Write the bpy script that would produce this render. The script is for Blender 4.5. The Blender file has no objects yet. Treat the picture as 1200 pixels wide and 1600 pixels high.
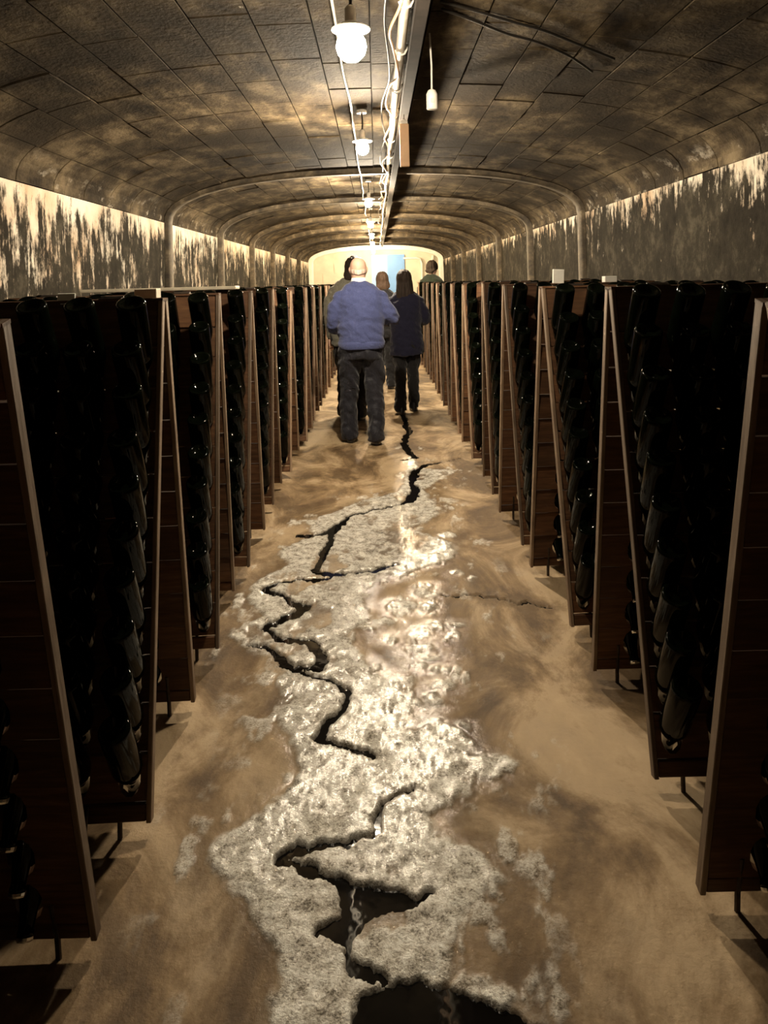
import bpy, bmesh, math, random
import numpy as np
from mathutils import Matrix, Vector

random.seed(7)
SC = bpy.context.scene
COL = SC.collection

# ------------------------------------------------------------------ camera
FPX, VPX, VPY, ROLL, CAMH = 1173.0, 588.0, 440.0, math.radians(1.44), 1.5
cam_data = bpy.data.cameras.new('camera')
cam = bpy.data.objects.new('camera', cam_data)
COL.objects.link(cam)
cam_data.sensor_width = 36.0
cam_data.lens = FPX / 1600.0 * 36.0
cam_data.shift_y = (VPY - 800.0) / 1600.0
cam_data.shift_x = (600.0 - VPX) / 1600.0
cam_data.clip_start = 0.05
cam.matrix_world = Matrix.Translation((0, 0, CAMH)) @ Matrix.Rotation(math.pi / 2, 4, 'X') @ Matrix.Rotation(-ROLL, 4, 'Z')
SC.camera = cam

# ------------------------------------------------------------------ world, exposure
world = bpy.data.worlds.new('world')
SC.world = world
world.use_nodes = True
world.node_tree.nodes['Background'].inputs[0].default_value = (0.05, 0.045, 0.04, 1)
world.node_tree.nodes['Background'].inputs[1].default_value = 0.1
SC.view_settings.view_transform = 'Standard'
SC.view_settings.look = 'None'
SC.view_settings.gamma = 1
SC.view_settings.use_curve_mapping = False
SC.view_settings.exposure = 1.85
LAMP_E = 520.0           # emission of the lamp bulbs (the only light of the cellar)
LAMP_COL = (1.0, 0.84, 0.62)
LAMP_WARM = (1.0, 0.77, 0.47)
# lamps: x, y, z (bulb centre), radius, emission factor
LAMPS = [(-0.070, 2.74, 2.36, 0.056, 0.42), (-0.075, 5.4, 2.46, 0.046, 2.1), (-0.07, 9.1, 2.45, 0.046, 2.8),
         (-0.07, 12.6, 2.45, 0.046, 2.4), (-0.07, 15.8, 2.45, 0.046, 2.0), (-0.07, 19.0, 2.45, 0.046, 1.6),
         (-0.07, 22.0, 2.45, 0.046, 1.5), (-0.07, 24.2, 2.45, 0.046, 1.6)]

def ray(px, py):
    u, v = (px - VPX) / FPX, (VPY - py) / FPX
    c, s = math.cos(ROLL), math.sin(ROLL)
    return u * c + v * s, -u * s + v * c          # lateral and vertical slope per metre of depth
def on_floor(px, py, z=0.0):
    wx, wz = ray(px, py)
    t = (z - CAMH) / wz
    return wx * t, t
def at_depth(px, py, d):
    wx, wz = ray(px, py)
    return Vector((wx * d, d, CAMH + wz * d))

# ------------------------------------------------------------------ helpers
def tag(o, label=None, cat=None, group=None, kind=None):
    if label: o['label'] = label
    if cat: o['category'] = cat
    if group: o['group'] = group
    if kind: o['kind'] = kind
    return o
def empty(name, loc=(0, 0, 0), rz=0.0):
    o = bpy.data.objects.new(name, None)
    COL.objects.link(o)
    o.location = loc
    o.rotation_euler = (0, 0, rz)
    o.empty_display_size = 0.1
    return o
def link(name, me, parent=None, mat=None):
    o = bpy.data.objects.new(name, me)
    COL.objects.link(o)
    if mat is not None and len(me.materials) == 0:
        me.materials.append(mat)
    o.parent = parent
    return o
def mesh_np(name, verts, faces, smooth=False):
    me = bpy.data.meshes.new(name)
    me.from_pydata([tuple(v) for v in verts], [], [tuple(f) for f in faces])
    if smooth:
        me.polygons.foreach_set('use_smooth', [True] * len(me.polygons))
    me.update()
    return me
class MB:
    """collects boxes, tubes and lathes into one mesh"""
    def __init__(self): self.v, self.f = [], []
    def box(self, c, s, R=None):
        b = len(self.v)
        for dz in (-1, 1):
            for dy in (-1, 1):
                for dx in (-1, 1):
                    p = Vector((dx * s[0] / 2, dy * s[1] / 2, dz * s[2] / 2))
                    if R is not None: p = R @ p
                    self.v.append(Vector(c) + p)
        for q in ((0, 2, 3, 1), (4, 5, 7, 6), (0, 1, 5, 4), (2, 6, 7, 3), (0, 4, 6, 2), (1, 3, 7, 5)):
            self.f.append([b + i for i in q])
        return self
    def tube(self, pts, r, n=8):
        pts = [Vector(p) for p in pts]
        rs = r if isinstance(r, (list, tuple)) else [r] * len(pts)
        b = len(self.v)
        up = None
        for i, p in enumerate(pts):
            t = (pts[min(i + 1, len(pts) - 1)] - pts[max(i - 1, 0)]).normalized()
            if up is None:
                up = Vector((0, 0, 1)) if abs(t.z) < 0.9 else Vector((1, 0, 0))
            a = (up - t * up.dot(t)).normalized()
            up = a
            c = t.cross(a)
            for k in range(n):
                w = 2 * math.pi * k / n
                self.v.append(p + (a * math.cos(w) + c * math.sin(w)) * rs[i])
        for i in range(len(pts) - 1):
            for k in range(n):
                k2 = (k + 1) % n
                self.f.append([b + i * n + k, b + i * n + k2, b + (i + 1) * n + k2, b + (i + 1) * n + k])
        self.f.append([b + k for k in range(n)][::-1])
        e = b + (len(pts) - 1) * n
        self.f.append([e + k for k in range(n)])
        return self
    def lathe(self, prof, n=16, c=(0, 0, 0)):
        b = len(self.v)
        for (r, z) in prof:
            for k in range(n):
                w = 2 * math.pi * k / n
                self.v.append(Vector((c[0] + r * math.cos(w), c[1] + r * math.sin(w), c[2] + z)))
        for i in range(len(prof) - 1):
            for k in range(n):
                k2 = (k + 1) % n
                self.f.append([b + i * n + k, b + i * n + k2, b + (i + 1) * n + k2, b + (i + 1) * n + k])
        self.f.append([b + k for k in range(n)][::-1])
        e = b + (len(prof) - 1) * n
        self.f.append([e + k for k in range(n)])
        return self
    def loft(self, rings, n=20):
        """rings: (cx, cy, cz, half width x, half depth y), stacked in z"""
        b = len(self.v)
        for (cx, cy, cz, a, d) in rings:
            for k in range(n):
                w = 2 * math.pi * k / n
                self.v.append(Vector((cx + a * math.cos(w), cy + d * math.sin(w), cz)))
        for i in range(len(rings) - 1):
            for k in range(n):
                k2 = (k + 1) % n
                self.f.append([b + i * n + k, b + i * n + k2, b + (i + 1) * n + k2, b + (i + 1) * n + k])
        self.f.append([b + k for k in range(n)][::-1])
        e = b + (len(rings) - 1) * n
        self.f.append([e + k for k in range(n)])
        return self
    def ball(self, c, r, n=14):
        rx, ry, rz = r if isinstance(r, (list, tuple)) else (r, r, r)
        rings = []
        m = 9
        for i in range(m):
            a = math.pi * (i + 0.25) / (m - 0.5) - math.pi / 2
            rings.append((c[0], c[1], c[2] + rz * math.sin(a), rx * math.cos(a), ry * math.cos(a)))
        return self.loft(rings, n)
    def mesh(self, name, smooth=False): return mesh_np(name, self.v, self.f, smooth)
    def build(self, name, mat, parent=None, smooth=False, bevel=0):
        me = self.mesh(name, smooth)
        if bevel:
            bm = bmesh.new(); bm.from_mesh(me)
            bmesh.ops.bevel(bm, geom=bm.edges[:], offset=bevel, segments=1, affect='EDGES', clamp_overlap=True)
            bm.to_mesh(me); bm.free()
        return link(name, me, parent, mat)

# ------------------------------------------------------------------ materials
class NT:
    def __init__(self, name):
        self.m = bpy.data.materials.new(name)
        self.m.use_nodes = True
        self.t = self.m.node_tree
        self.b = self.t.nodes['Principled BSDF']
        self.pos = None
    def n(self, typ, **kw):
        nd = self.t.nodes.new(typ)
        for k, v in kw.items(): setattr(nd, k, v)
        return nd
    def l(self, a, b): self.t.links.new(a, b)
    def position(self, scale=(1, 1, 1), obj=False):
        if obj:
            src = self.n('ShaderNodeTexCoord').outputs['Object']
        else:
            src = self.n('ShaderNodeNewGeometry').outputs['Position']
        mp = self.n('ShaderNodeMapping')
        mp.inputs['Scale'].default_value = scale
        self.l(src, mp.inputs['Vector'])
        return mp.outputs[0]
    def noise(self, scale, detail=4, rough=0.55, vec=None, sc=(1, 1, 1), obj=False, dist=0.0):
        nd = self.n('ShaderNodeTexNoise')
        nd.inputs['Scale'].default_value = scale
        nd.inputs['Detail'].default_value = detail
        nd.inputs['Roughness'].default_value = rough
        nd.inputs['Distortion'].default_value = dist
        self.l(vec if vec is not None else self.position(sc, obj), nd.inputs['Vector'])
        return nd.outputs['Fac']
    def ramp(self, fac, stops, interp='LINEAR'):
        r = self.n('ShaderNodeValToRGB')
        r.color_ramp.interpolation = interp
        els = r.color_ramp.elements
        while len(els) < len(stops): els.new(0.5)
        for e, (p, c) in zip(els, stops):
            e.position = p
            e.color = (c, c, c, 1) if isinstance(c, (int, float)) else (*c, 1)
        self.l(fac, r.inputs[0])
        return r.outputs[0]
    def math(self, op, a, b=None, clamp=False):
        nd = self.n('ShaderNodeMath', operation=op, use_clamp=clamp)
        for i, x in enumerate((a, b)):
            if x is None: continue
            if isinstance(x, (int, float)): nd.inputs[i].default_value = x
            else: self.l(x, nd.inputs[i])
        return nd.outputs[0]
    def mix(self, fac, a, b, blend='MIX'):
        nd = self.n('ShaderNodeMix', data_type='RGBA', blend_type=blend)
        for i, x in ((0, fac), (6, a), (7, b)):
            if isinstance(x, (int, float)): nd.inputs[i].default_value = x
            elif isinstance(x, tuple): nd.inputs[i].default_value = (*x, 1)
            else: self.l(x, nd.inputs[i])
        return nd.outputs[2]
    def mixf(self, fac, a, b):
        nd = self.n('ShaderNodeMix', data_type='FLOAT')
        for i, x in ((0, fac), (2, a), (3, b)):
            if isinstance(x, (int, float)): nd.inputs[i].default_value = x
            else: self.l(x, nd.inputs[i])
        return nd.outputs[0]
    def bump(self, h, strength=0.3, dist=0.01):
        nd = self.n('ShaderNodeBump')
        nd.inputs['Strength'].default_value = strength
        nd.inputs['Distance'].default_value = dist
        self.l(h, nd.inputs['Height'])
        self.l(nd.outputs[0], self.b.inputs['Normal'])
    def set(self, name, v):
        s = self.b.inputs[name]
        if isinstance(v, (int, float)): s.default_value = v
        elif isinstance(v, tuple): s.default_value = (*v, 1)
        else: self.l(v, s)

def plain(name, col, rough=0.6, metal=0.0, var=0.25, scale=30, bump=0.0, spec=0.5):
    t = NT(name)
    f = t.noise(scale, 3, obj=True)
    dark = tuple(c * (1 - var) for c in col)
    lite = tuple(min(1, c * (1 + var)) for c in col)
    t.set('Base Color', t.ramp(f, [(0.3, dark), (0.7, lite)]))
    t.set('Roughness', rough)
    t.set('Metallic', metal)
    t.set('Specular IOR Level', spec)
    if bump: t.bump(f, bump, 0.005)
    return t.m

def mat_wood():
    t = NT('rack_wood')
    oi = t.n('ShaderNodeObjectInfo').outputs['Random']
    p = t.position((1, 1, 1), True)
    add = t.n('ShaderNodeVectorMath', operation='ADD')
    t.l(p, add.inputs[0]); t.l(oi, add.inputs[1])
    mp = t.n('ShaderNodeMapping'); mp.inputs['Scale'].default_value = (4, 40, 40)
    t.l(add.outputs[0], mp.inputs['Vector'])
    g = t.noise(1.6, 5, 0.6, vec=mp.outputs[0], dist=0.6)
    st = t.noise(6, 3, sc=(1, 1, 1))
    c = t.ramp(g, [(0.25, (0.045, 0.019, 0.008)), (0.55, (0.098, 0.045, 0.019)), (0.8, (0.165, 0.085, 0.041))])
    c = t.mix(t.ramp(st, [(0.45, 0.0), (0.75, 0.6)]), c, (0.045, 0.026, 0.016))
    v = t.n('ShaderNodeHueSaturation'); t.l(c, v.inputs['Color'])
    t.l(t.math('ADD', t.math('MULTIPLY', oi, 0.5), 0.75), v.inputs['Value'])
    t.set('Base Color', v.outputs[0])
    t.set('Roughness', 0.62)
    t.set('Specular IOR Level', 0.3)
    t.bump(g, 0.25, 0.004)
    return t.m
def mat_stile():
    t = NT('lit_edge_wood')  # lamplight on the aisle edges is put into this paler wood tone
    mp = t.position((40, 40, 4), True)
    g = t.noise(1.6, 5, 0.6, vec=mp)
    st = t.noise(5, 4)
    c = t.ramp(g, [(0.25, (0.17, 0.10, 0.058)), (0.55, (0.33, 0.225, 0.14)), (0.8, (0.48, 0.35, 0.24))])
    c = t.mix(t.ramp(st, [(0.5, 0.0), (0.75, 0.7)]), c, (0.10, 0.06, 0.035))
    v = t.n('ShaderNodeHueSaturation'); t.l(c, v.inputs['Color'])
    t.l(t.math('ADD', t.math('MULTIPLY', t.n('ShaderNodeObjectInfo').outputs['Random'], 0.9), 0.28), v.inputs['Value'])
    t.set('Base Color', v.outputs[0]); t.set('Roughness', 0.6)
    t.bump(g, 0.25, 0.004)
    return t.m
def mat_glass():
    t = NT('dark_bottle_glass')
    f = t.noise(20, 3)
    t.set('Base Color', t.ramp(f, [(0.3, (0.0008, 0.001, 0.0006)), (0.7, (0.002, 0.003, 0.0015))]))
    t.set('Roughness', t.ramp(t.noise(35, 3), [(0.3, 0.03), (0.75, 0.075)]))
    t.set('IOR', 1.5); t.set('Specular IOR Level', 0.12)
    return t.m
def mat_vault():
    t = NT('vault_brick')
    oi = t.n('ShaderNodeObjectInfo').outputs['Random']
    big = t.noise(0.9, 5, 0.6)
    mid = t.noise(4.5, 6, 0.65, sc=(1, 0.5, 1))
    fine = t.noise(38, 4, 0.6)
    c = t.ramp(mid, [(0.36, (0.012, 0.008, 0.0045)), (0.5, (0.050, 0.036, 0.020)), (0.64, (0.135, 0.103, 0.061))])
    c = t.mix(t.ramp(big, [(0.44, 0.0), (0.60, 0.88)]), c, (0.016, 0.011, 0.006))
    v = t.n('ShaderNodeHueSaturation'); t.l(c, v.inputs['Color'])
    t.l(t.math('ADD', t.math('MULTIPLY', oi, 0.3), 0.85), v.inputs['Value'])
    c = v.outputs[0]
    # lime bloom creeping up from the springing line, and a few chalky blotches
    z = t.n('ShaderNodeSeparateXYZ'); t.l(t.n('ShaderNodeNewGeometry').outputs['Position'], z.inputs[0])
    low = t.math('MULTIPLY', t.math('SUBTRACT', 2.42, z.outputs[2]), 3.2, True)
    lime = t.math('MULTIPLY', low, t.ramp(t.noise(7, 6, 0.7, sc=(1, 0.6, 1)), [(0.56, 0.0), (0.70, 1.0)]))
    spot = t.ramp(t.noise(3.1, 6, 0.75, sc=(1.0, 0.35, 1.0)), [(0.71, 0.0), (0.76, 1.0)])
    c = t.mix(t.math('MAXIMUM', lime, spot), c, (0.62, 0.56, 0.46))
    t.set('Base Color', c); t.set('Roughness', 0.88); t.set('Specular IOR Level', 0.1)
    t.bump(t.math('ADD', fine, t.math('MULTIPLY', mid, 1.5)), 0.5, 0.012)
    return t.m
def mat_wall():
    t = NT('cellar_wall')
    g = t.n('ShaderNodeNewGeometry').outputs['Position']
    s = t.n('ShaderNodeSeparateXYZ'); t.l(g, s.inputs[0])
    base = t.ramp(t.noise(5, 6, 0.7), [(0.3, (0.008, 0.006, 0.004)), (0.52, (0.022, 0.018, 0.012)), (0.72, (0.07, 0.06, 0.042))])
    # height above the rack tops, 0 at 1.45 m and 1 at the springing line
    hgt = t.math('MULTIPLY', t.math('SUBTRACT', s.outputs[2], 1.50), 1.42, True)
    drip = t.noise(1.0, 6, 0.75, vec=t.position((11, 11, 1.5)))
    blot = t.noise(9, 8, 0.75, sc=(1, 1, 0.6))
    side = t.math('MULTIPLY', t.math('SUBTRACT', 0.0, s.outputs[0]), 0.020)     # the left wall carries more lime
    band = t.math('POWER', hgt, 3.0)
    m = t.math('ADD', t.math('ADD', t.math('MULTIPLY', drip, 0.7), t.math('MULTIPLY', blot, 0.7)), t.math('MULTIPLY', band, 0.22))
    m = t.math('ADD', t.math('ADD', m, side), t.math('MULTIPLY', t.math('SUBTRACT', t.noise(1.4, 3, 0.6), 0.5), 0.35))
    white = t.ramp(m, [(0.80, 0.0), (0.90, 1.0)])
    tint = t.ramp(t.noise(2.3, 3), [(0.4, (0.66, 0.60, 0.50)), (0.7, (0.50, 0.36, 0.24))])
    c = t.mix(white, base, tint)
    t.set('Base Color', c); t.set('Roughness', 0.9); t.set('Specular IOR Level', 0.08)
    t.bump(t.math('ADD', blot, t.math('MULTIPLY', white, 0.4)), 0.6, 0.02)
    return t.m
def mat_trim():
    t = NT('arch_stone')
    f = t.noise(7, 5, 0.65)
    t.set('Base Color', t.ramp(f, [(0.3, (0.022, 0.016, 0.010)), (0.55, (0.085, 0.064, 0.038)), (0.75, (0.24, 0.19, 0.12))]))
    t.set('Roughness', 0.75); t.bump(f, 0.4, 0.015)
    return t.m
def mat_floor():
    t = NT('cellar_floor')
    crust = t.n('ShaderNodeAttribute', attribute_name='crust').outputs['Fac']
    bed = t.n('ShaderNodeAttribute', attribute_name='bed').outputs['Fac']
    wet = t.n('ShaderNodeAttribute', attribute_name='wet').outputs['Fac']
    a = t.noise(2.2, 7, 0.66, sc=(1, 0.6, 1), dist=0.9)
    b = t.noise(9, 6, 0.65, sc=(1, 0.6, 1))
    fine = t.noise(60, 5, 0.65)
    grain = t.noise(150, 4, 0.7)
    c = t.ramp(a, [(0.40, (0.048, 0.027, 0.011)), (0.49, (0.185, 0.122, 0.062)), (0.58, (0.40, 0.30, 0.185))])
    c = t.mix(0.3, c, t.ramp(b, [(0.3, (0.08, 0.048, 0.022)), (0.55, (0.27, 0.19, 0.11)), (0.8, (0.50, 0.39, 0.26))]))
    damp = t.math('MULTIPLY', wet, t.ramp(t.noise(6, 6, 0.7, sc=(1, 0.5, 1)), [(0.36, 0.75), (0.62, 0.0)]))
    c = t.mix(damp, c, (0.066, 0.038, 0.014))
    cr = t.ramp(t.math('ADD', t.math('MULTIPLY', t.noise(26, 6, 0.75), 0.6), t.math('MULTIPLY', grain, 0.4)), [(0.39, (0.10, 0.083, 0.058)), (0.475, (0.48, 0.44, 0.37)), (0.58, (0.82, 0.80, 0.73))])
    c = t.mix(crust, c, cr)
    c = t.mix(bed, c, (0.006, 0.005, 0.004))
    t.set('Base Color', c)
    t.set('Roughness', t.ramp(b, [(0.35, 0.68), (0.7, 0.88)])); t.set('Specular IOR Level', 0.2)
    h = t.math('ADD', t.math('MULTIPLY', fine, 0.45), b)
    h = t.math('ADD', h, t.math('MULTIPLY', t.math('MULTIPLY', crust, grain), 1.6))
    t.bump(h, 0.7, 0.008)
    # film of water over the crust
    film = t.math('MULTIPLY', t.n('ShaderNodeAttribute', attribute_name='film').outputs['Fac'], t.ramp(t.noise(7, 6, 0.72, sc=(1, 0.5, 1)), [(0.38, 0.0), (0.50, 1.0)]))
    t.set('Coat Weight', film); t.set('Coat IOR', 1.4)
    t.set('Coat Roughness', t.ramp(fine, [(0.3, 0.06), (0.7, 0.24)]))
    cb = t.n('ShaderNodeBump'); cb.inputs['Strength'].default_value = 0.3; cb.inputs['Distance'].default_value = 0.006
    t.l(t.math('ADD', t.math('MULTIPLY', b, 0.5), fine), cb.inputs['Height']); t.l(cb.outputs[0], t.b.inputs['Coat Normal'])
    return t.m
def mat_water():
    t = NT('standing_water')
    t.set('Base Color', t.ramp(t.noise(3, 2), [(0.3, (0.003, 0.0025, 0.002)), (0.7, (0.006, 0.005, 0.004))]))
    t.set('Roughness', 0.03); t.set('IOR', 1.33); t.set('Specular IOR Level', 0.3)
    t.bump(t.noise(14, 2), 0.04, 0.01)
    return t.m
def mat_emit(name, col, e):
    t = NT(name)
    t.set('Base Color', (0.9, 0.9, 0.9))
    t.set('Emission Color', col)
    t.set('Emission Strength', e)
    return t.m
def mat_cloth(name, col, scale=300, var=0.25, rough=0.9, fold=0.35):
    t = NT(name)
    w = t.noise(scale, 2, obj=True)
    f = t.noise(7, 4, 0.6, obj=True, sc=(1, 1, 0.55), dist=1.2)
    dark = tuple(c * (1 - var) for c in col); lite = tuple(c * (1 + var) for c in col)
    t.set('Base Color', t.ramp(w, [(0.3, dark), (0.7, lite)]))
    t.set('Roughness', rough); t.set('Specular IOR Level', 0.25)
    t.set('Sheen Weight', 0.15)
    t.bump(t.math('ADD', f, t.math('MULTIPLY', w, 0.06)), fold, 0.05)
    return t.m
def mat_hair(name, col):
    t = NT(name)
    f = t.noise(1.0, 4, vec=t.position((90, 90, 4), True))
    t.set('Base Color', t.ramp(f, [(0.3, tuple(c * 0.5 for c in col)), (0.7, tuple(c * 1.5 for c in col))]))
    t.set('Roughness', 0.7); t.set('Specular IOR Level', 0.2); t.bump(f, 0.6, 0.01)
    return t.m

WOOD, STILE, GLASS = mat_wood(), mat_stile(), mat_glass()
VAULT, WALL, TRIM = mat_vault(), mat_wall(), mat_trim()
FLOOR, WATER = mat_floor(), mat_water()
MORTAR = plain('dark_mortar', (0.05, 0.037, 0.024), 0.9, var=0.4, scale=12, bump=0.3)
CAP = plain('crown_cap_metal', (0.75, 0.73, 0.68), 0.22, 1.0, 0.1, 60)
IRON = plain('rusty_iron', (0.05, 0.038, 0.03), 0.55, 0.7, 0.4, 40, 0.2)
PALE_PIPE = plain('pale_conduit', (0.62, 0.56, 0.46), 0.45, 0.0, 0.2, 9)
DARK_METAL = plain('dark_tray_metal', (0.018, 0.014, 0.011), 0.9, 0.0, 0.3, 14, 0.0, 0.08)
WHITE_PL = plain('white_plastic', (0.72, 0.69, 0.63), 0.4, 0.0, 0.06, 20)
BLACK_CABLE = plain('black_cable', (0.02, 0.017, 0.014), 0.55, 0.0, 0.2, 20)
PAPER = plain('white_card', (0.80, 0.78, 0.70), 0.8, 0.0, 0.05, 30)
PALE_WOOD = plain('pale_board', (0.62, 0.55, 0.42), 0.6, 0.0, 0.2, 12)
PEACH = plain('peach_plastic', (0.78, 0.50, 0.29), 0.55, 0.0, 0.08, 12)
PLASTER = plain('cream_plaster', (0.70, 0.64, 0.52), 0.75, 0.0, 0.12, 2.5, 0.1)
WHITE_RIM = plain('white_rim_paint', (0.85, 0.82, 0.74), 0.6, 0.0, 0.08, 6)
BLUE_A = plain('sky_blue_paint', (0.28, 0.52, 0.88), 0.5, 0.0, 0.05, 4)
BLUE_B = plain('mid_blue_paint', (0.17, 0.37, 0.75), 0.5, 0.0, 0.05, 4)

# ------------------------------------------------------------------ tunnel section
HALF_W, SPRING, RISE, EXPO = 2.30, 2.20, 0.54, 2.3
Y_BACK, Y_END, Y_ARCH = -4.0, 26.0, 8.2
def sect(s, off=0.0):
    """point of the vault curve at angle s (pi left springing .. 0 right springing), moved inwards by off"""
    a, b = HALF_W - off, RISE - off
    c, d = math.cos(s), math.sin(s)
    x = a * math.copysign(abs(c) ** (2 / EXPO), c)
    return x, SPRING + b * max(d, 0) ** (2 / EXPO)
def arc_points(n, off=0.0):
    raw = [sect(math.pi - math.pi * i / 4000.0, off) for i in range(4001)]
    L = [0.0]
    for p, q in zip(raw, raw[1:]): L.append(L[-1] + math.dist(p, q))
    out, j = [], 0
    for k in range(n + 1):
        g = L[-1] * k / n
        while j < 4000 and L[j] < g - 1e-9: j += 1
        out.append(raw[j])
    return out

# floor -------------------------------------------------------------
def hash2(ix, iy, seed):
    h = (ix * 374761393 + iy * 668265263 + seed * 982451653) & 0xffffffff
    h = ((h ^ (h >> 13)) * 1274126177) & 0xffffffff
    return ((h ^ (h >> 16)) & 0xffff) / 65535.0
def vnoise(x, y, seed):
    ix, iy = np.floor(x).astype(np.int64), np.floor(y).astype(np.int64)
    fx, fy = x - ix, y - iy
    fx, fy = fx * fx * (3 - 2 * fx), fy * fy * (3 - 2 * fy)
    a, b = hash2(ix, iy, seed), hash2(ix + 1, iy, seed)
    c, d = hash2(ix, iy + 1, seed), hash2(ix + 1, iy + 1, seed)
    return (a * (1 - fx) + b * fx) * (1 - fy) + (c * (1 - fx) + d * fx) * fy
def fbm(x, y, seed, octv=4):
    s, amp, tot = 0.0, 1.0, 0.0
    for o in range(octv):
        s = s + amp * vnoise(x * 2 ** o, y * 2 ** o, seed + o); tot += amp; amp *= 0.55
    return s / tot
def seg_dist(X, Y, pts, widths):
    """distance to a polyline minus its half width"""
    best = np.full(X.shape, 9.0)
    for (p, q, w0, w1) in zip(pts, pts[1:], widths, widths[1:]):
        dx, dy = q[0] - p[0], q[1] - p[1]
        t = np.clip(((X - p[0]) * dx + (Y - p[1]) * dy) / (dx * dx + dy * dy + 1e-12), 0, 1)
        d = np.hypot(X - p[0] - t * dx, Y - p[1] - t * dy) - (w0 + (w1 - w0) * t)
        best = np.minimum(best, d)
    return best
def poly_sd(X, Y, poly):
    """signed distance to a polygon, negative inside"""
    inside = np.zeros(X.shape, bool)
    n = len(poly)
    for i in range(n):
        (x0, y0), (x1, y1) = poly[i], poly[(i + 1) % n]
        cond = ((y0 > Y) != (y1 > Y))
        xi = (x1 - x0) * (Y - y0) / (y1 - y0 + 1e-12) + x0
        inside ^= cond & (X < xi)
    d = seg_dist(X, Y, poly + [poly[0]], [0.0] * (n + 1))
    return np.where(inside, -d, d)
def smooth(x, a, b):
    t = np.clip((x - a) / (b - a), 0, 1)
    return t * t * (3 - 2 * t)

CHANNELS = [   # runnels of dark water: floor points with half widths in px
    [(628, 645, 3), (640, 672, 3), (632, 690, 4), (640, 705, 5), (650, 714, 3), (630, 716, 2)],
    [(690, 722, 2), (665, 725, 4), (648, 735, 5), (643, 750, 4), (648, 762, 7), (641, 778, 8), (622, 785, 4), (585, 792, 4), (548, 803, 5), (530, 818, 6), (505, 834, 6), (465, 836, 4)],
    [(530, 815, 5), (512, 850, 6), (505, 865, 6), (492, 890, 6), (535, 895, 5), (585, 888, 5), (622, 878, 3)],
    [(520, 898, 4), (470, 905, 5), (432, 910, 6), (412, 922, 5), (450, 935, 7), (472, 944, 9), (462, 958, 8), (430, 972, 8), (415, 985, 8), (450, 996, 8), (488, 1000, 10), (508, 1020, 10), (500, 1038, 9), (462, 1042, 9), (438, 1035, 6)],
    [(385, 1006, 4), (420, 1010, 7), (440, 1028, 9), (470, 1048, 7), (520, 1058, 6), (547, 1070, 7), (538, 1092, 6), (520, 1112, 6), (503, 1132, 8), (492, 1152, 9), (530, 1164, 9), (580, 1177, 8)],
    [(640, 1222, 4), (610, 1238, 4), (588, 1262, 4), (590, 1284, 4), (545, 1303, 7), (490, 1318, 10), (450, 1332, 14), (444, 1345, 12), (485, 1356, 8), (545, 1372, 12)],
    [(545, 1470, 7), (537, 1485, 8), (548, 1503, 9), (572, 1516, 10), (605, 1530, 12)],
]
CRACKS = [[(690, 926), (745, 931), (800, 941), (856, 951)], [(690, 722), (720, 716)]]
POOLS = [
    [(515, 1362), (560, 1366), (610, 1370), (690, 1384), (635, 1400), (595, 1418), (572, 1438), (556, 1462), (540, 1476), (526, 1462), (490, 1452), (512, 1430), (532, 1412), (534, 1388)],
    [(535, 1640), (556, 1585), (566, 1552), (600, 1545), (632, 1528), (668, 1534), (710, 1548), (760, 1570), (800, 1592), (850, 1625), (870, 1660), (520, 1680)],
]
CRUST_POLY = [(640, 700), (655, 730), (715, 735), (660, 765), (700, 800), (640, 822), (720, 852), (712, 868), (600, 905), (568, 930),
    (580, 965), (545, 985), (560, 1015), (610, 1040), (630, 1075), (660, 1095), (668, 1110), (730, 1150), (760, 1170), (805, 1185), (798, 1205), (730, 1225), (672, 1255),
    (690, 1290), (755, 1325), (788, 1365), (765, 1405), (722, 1440), (712, 1470), (740, 1510), (800, 1545), (870, 1610), (900, 1680), (420, 1680), (440, 1600), (412, 1560), (435, 1520), (432, 1480),
    (400, 1440), (398, 1400), (345, 1390), (322, 1350), (335, 1310), (395, 1275), (440, 1245), (470, 1205), (450, 1165), (432, 1120), (440, 1075), (418, 1030), (350, 1000), (360, 985), (410, 965), (385, 935),
    (400, 905), (450, 880), (440, 858), (490, 832), (470, 812), (520, 798), (560, 780), (620, 765), (635, 740)]
GLINT_BLOBS = [(672, 978, 18, 5), (662, 988, 14, 4), (660, 1010, 26, 7), (668, 1024, 24, 5), (652, 1040, 18, 7), (690, 1044, 18, 6), (625, 942, 26, 10),  # bulb reflections on the wet floor, painted as pale crust blots
         (600, 966, 18, 6), (665, 945, 14, 8), (712, 972, 14, 6), (690, 1070, 20, 8), (680, 1088, 18, 8), (640, 1105, 30, 14), (728, 1132, 12, 7),
         (670, 920, 24, 10), (610, 990, 16, 6), (575, 975, 14, 5), (710, 990, 10, 5), (740, 905, 8, 4), (715, 895, 8, 5), (700, 835, 14, 4)]

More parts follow.
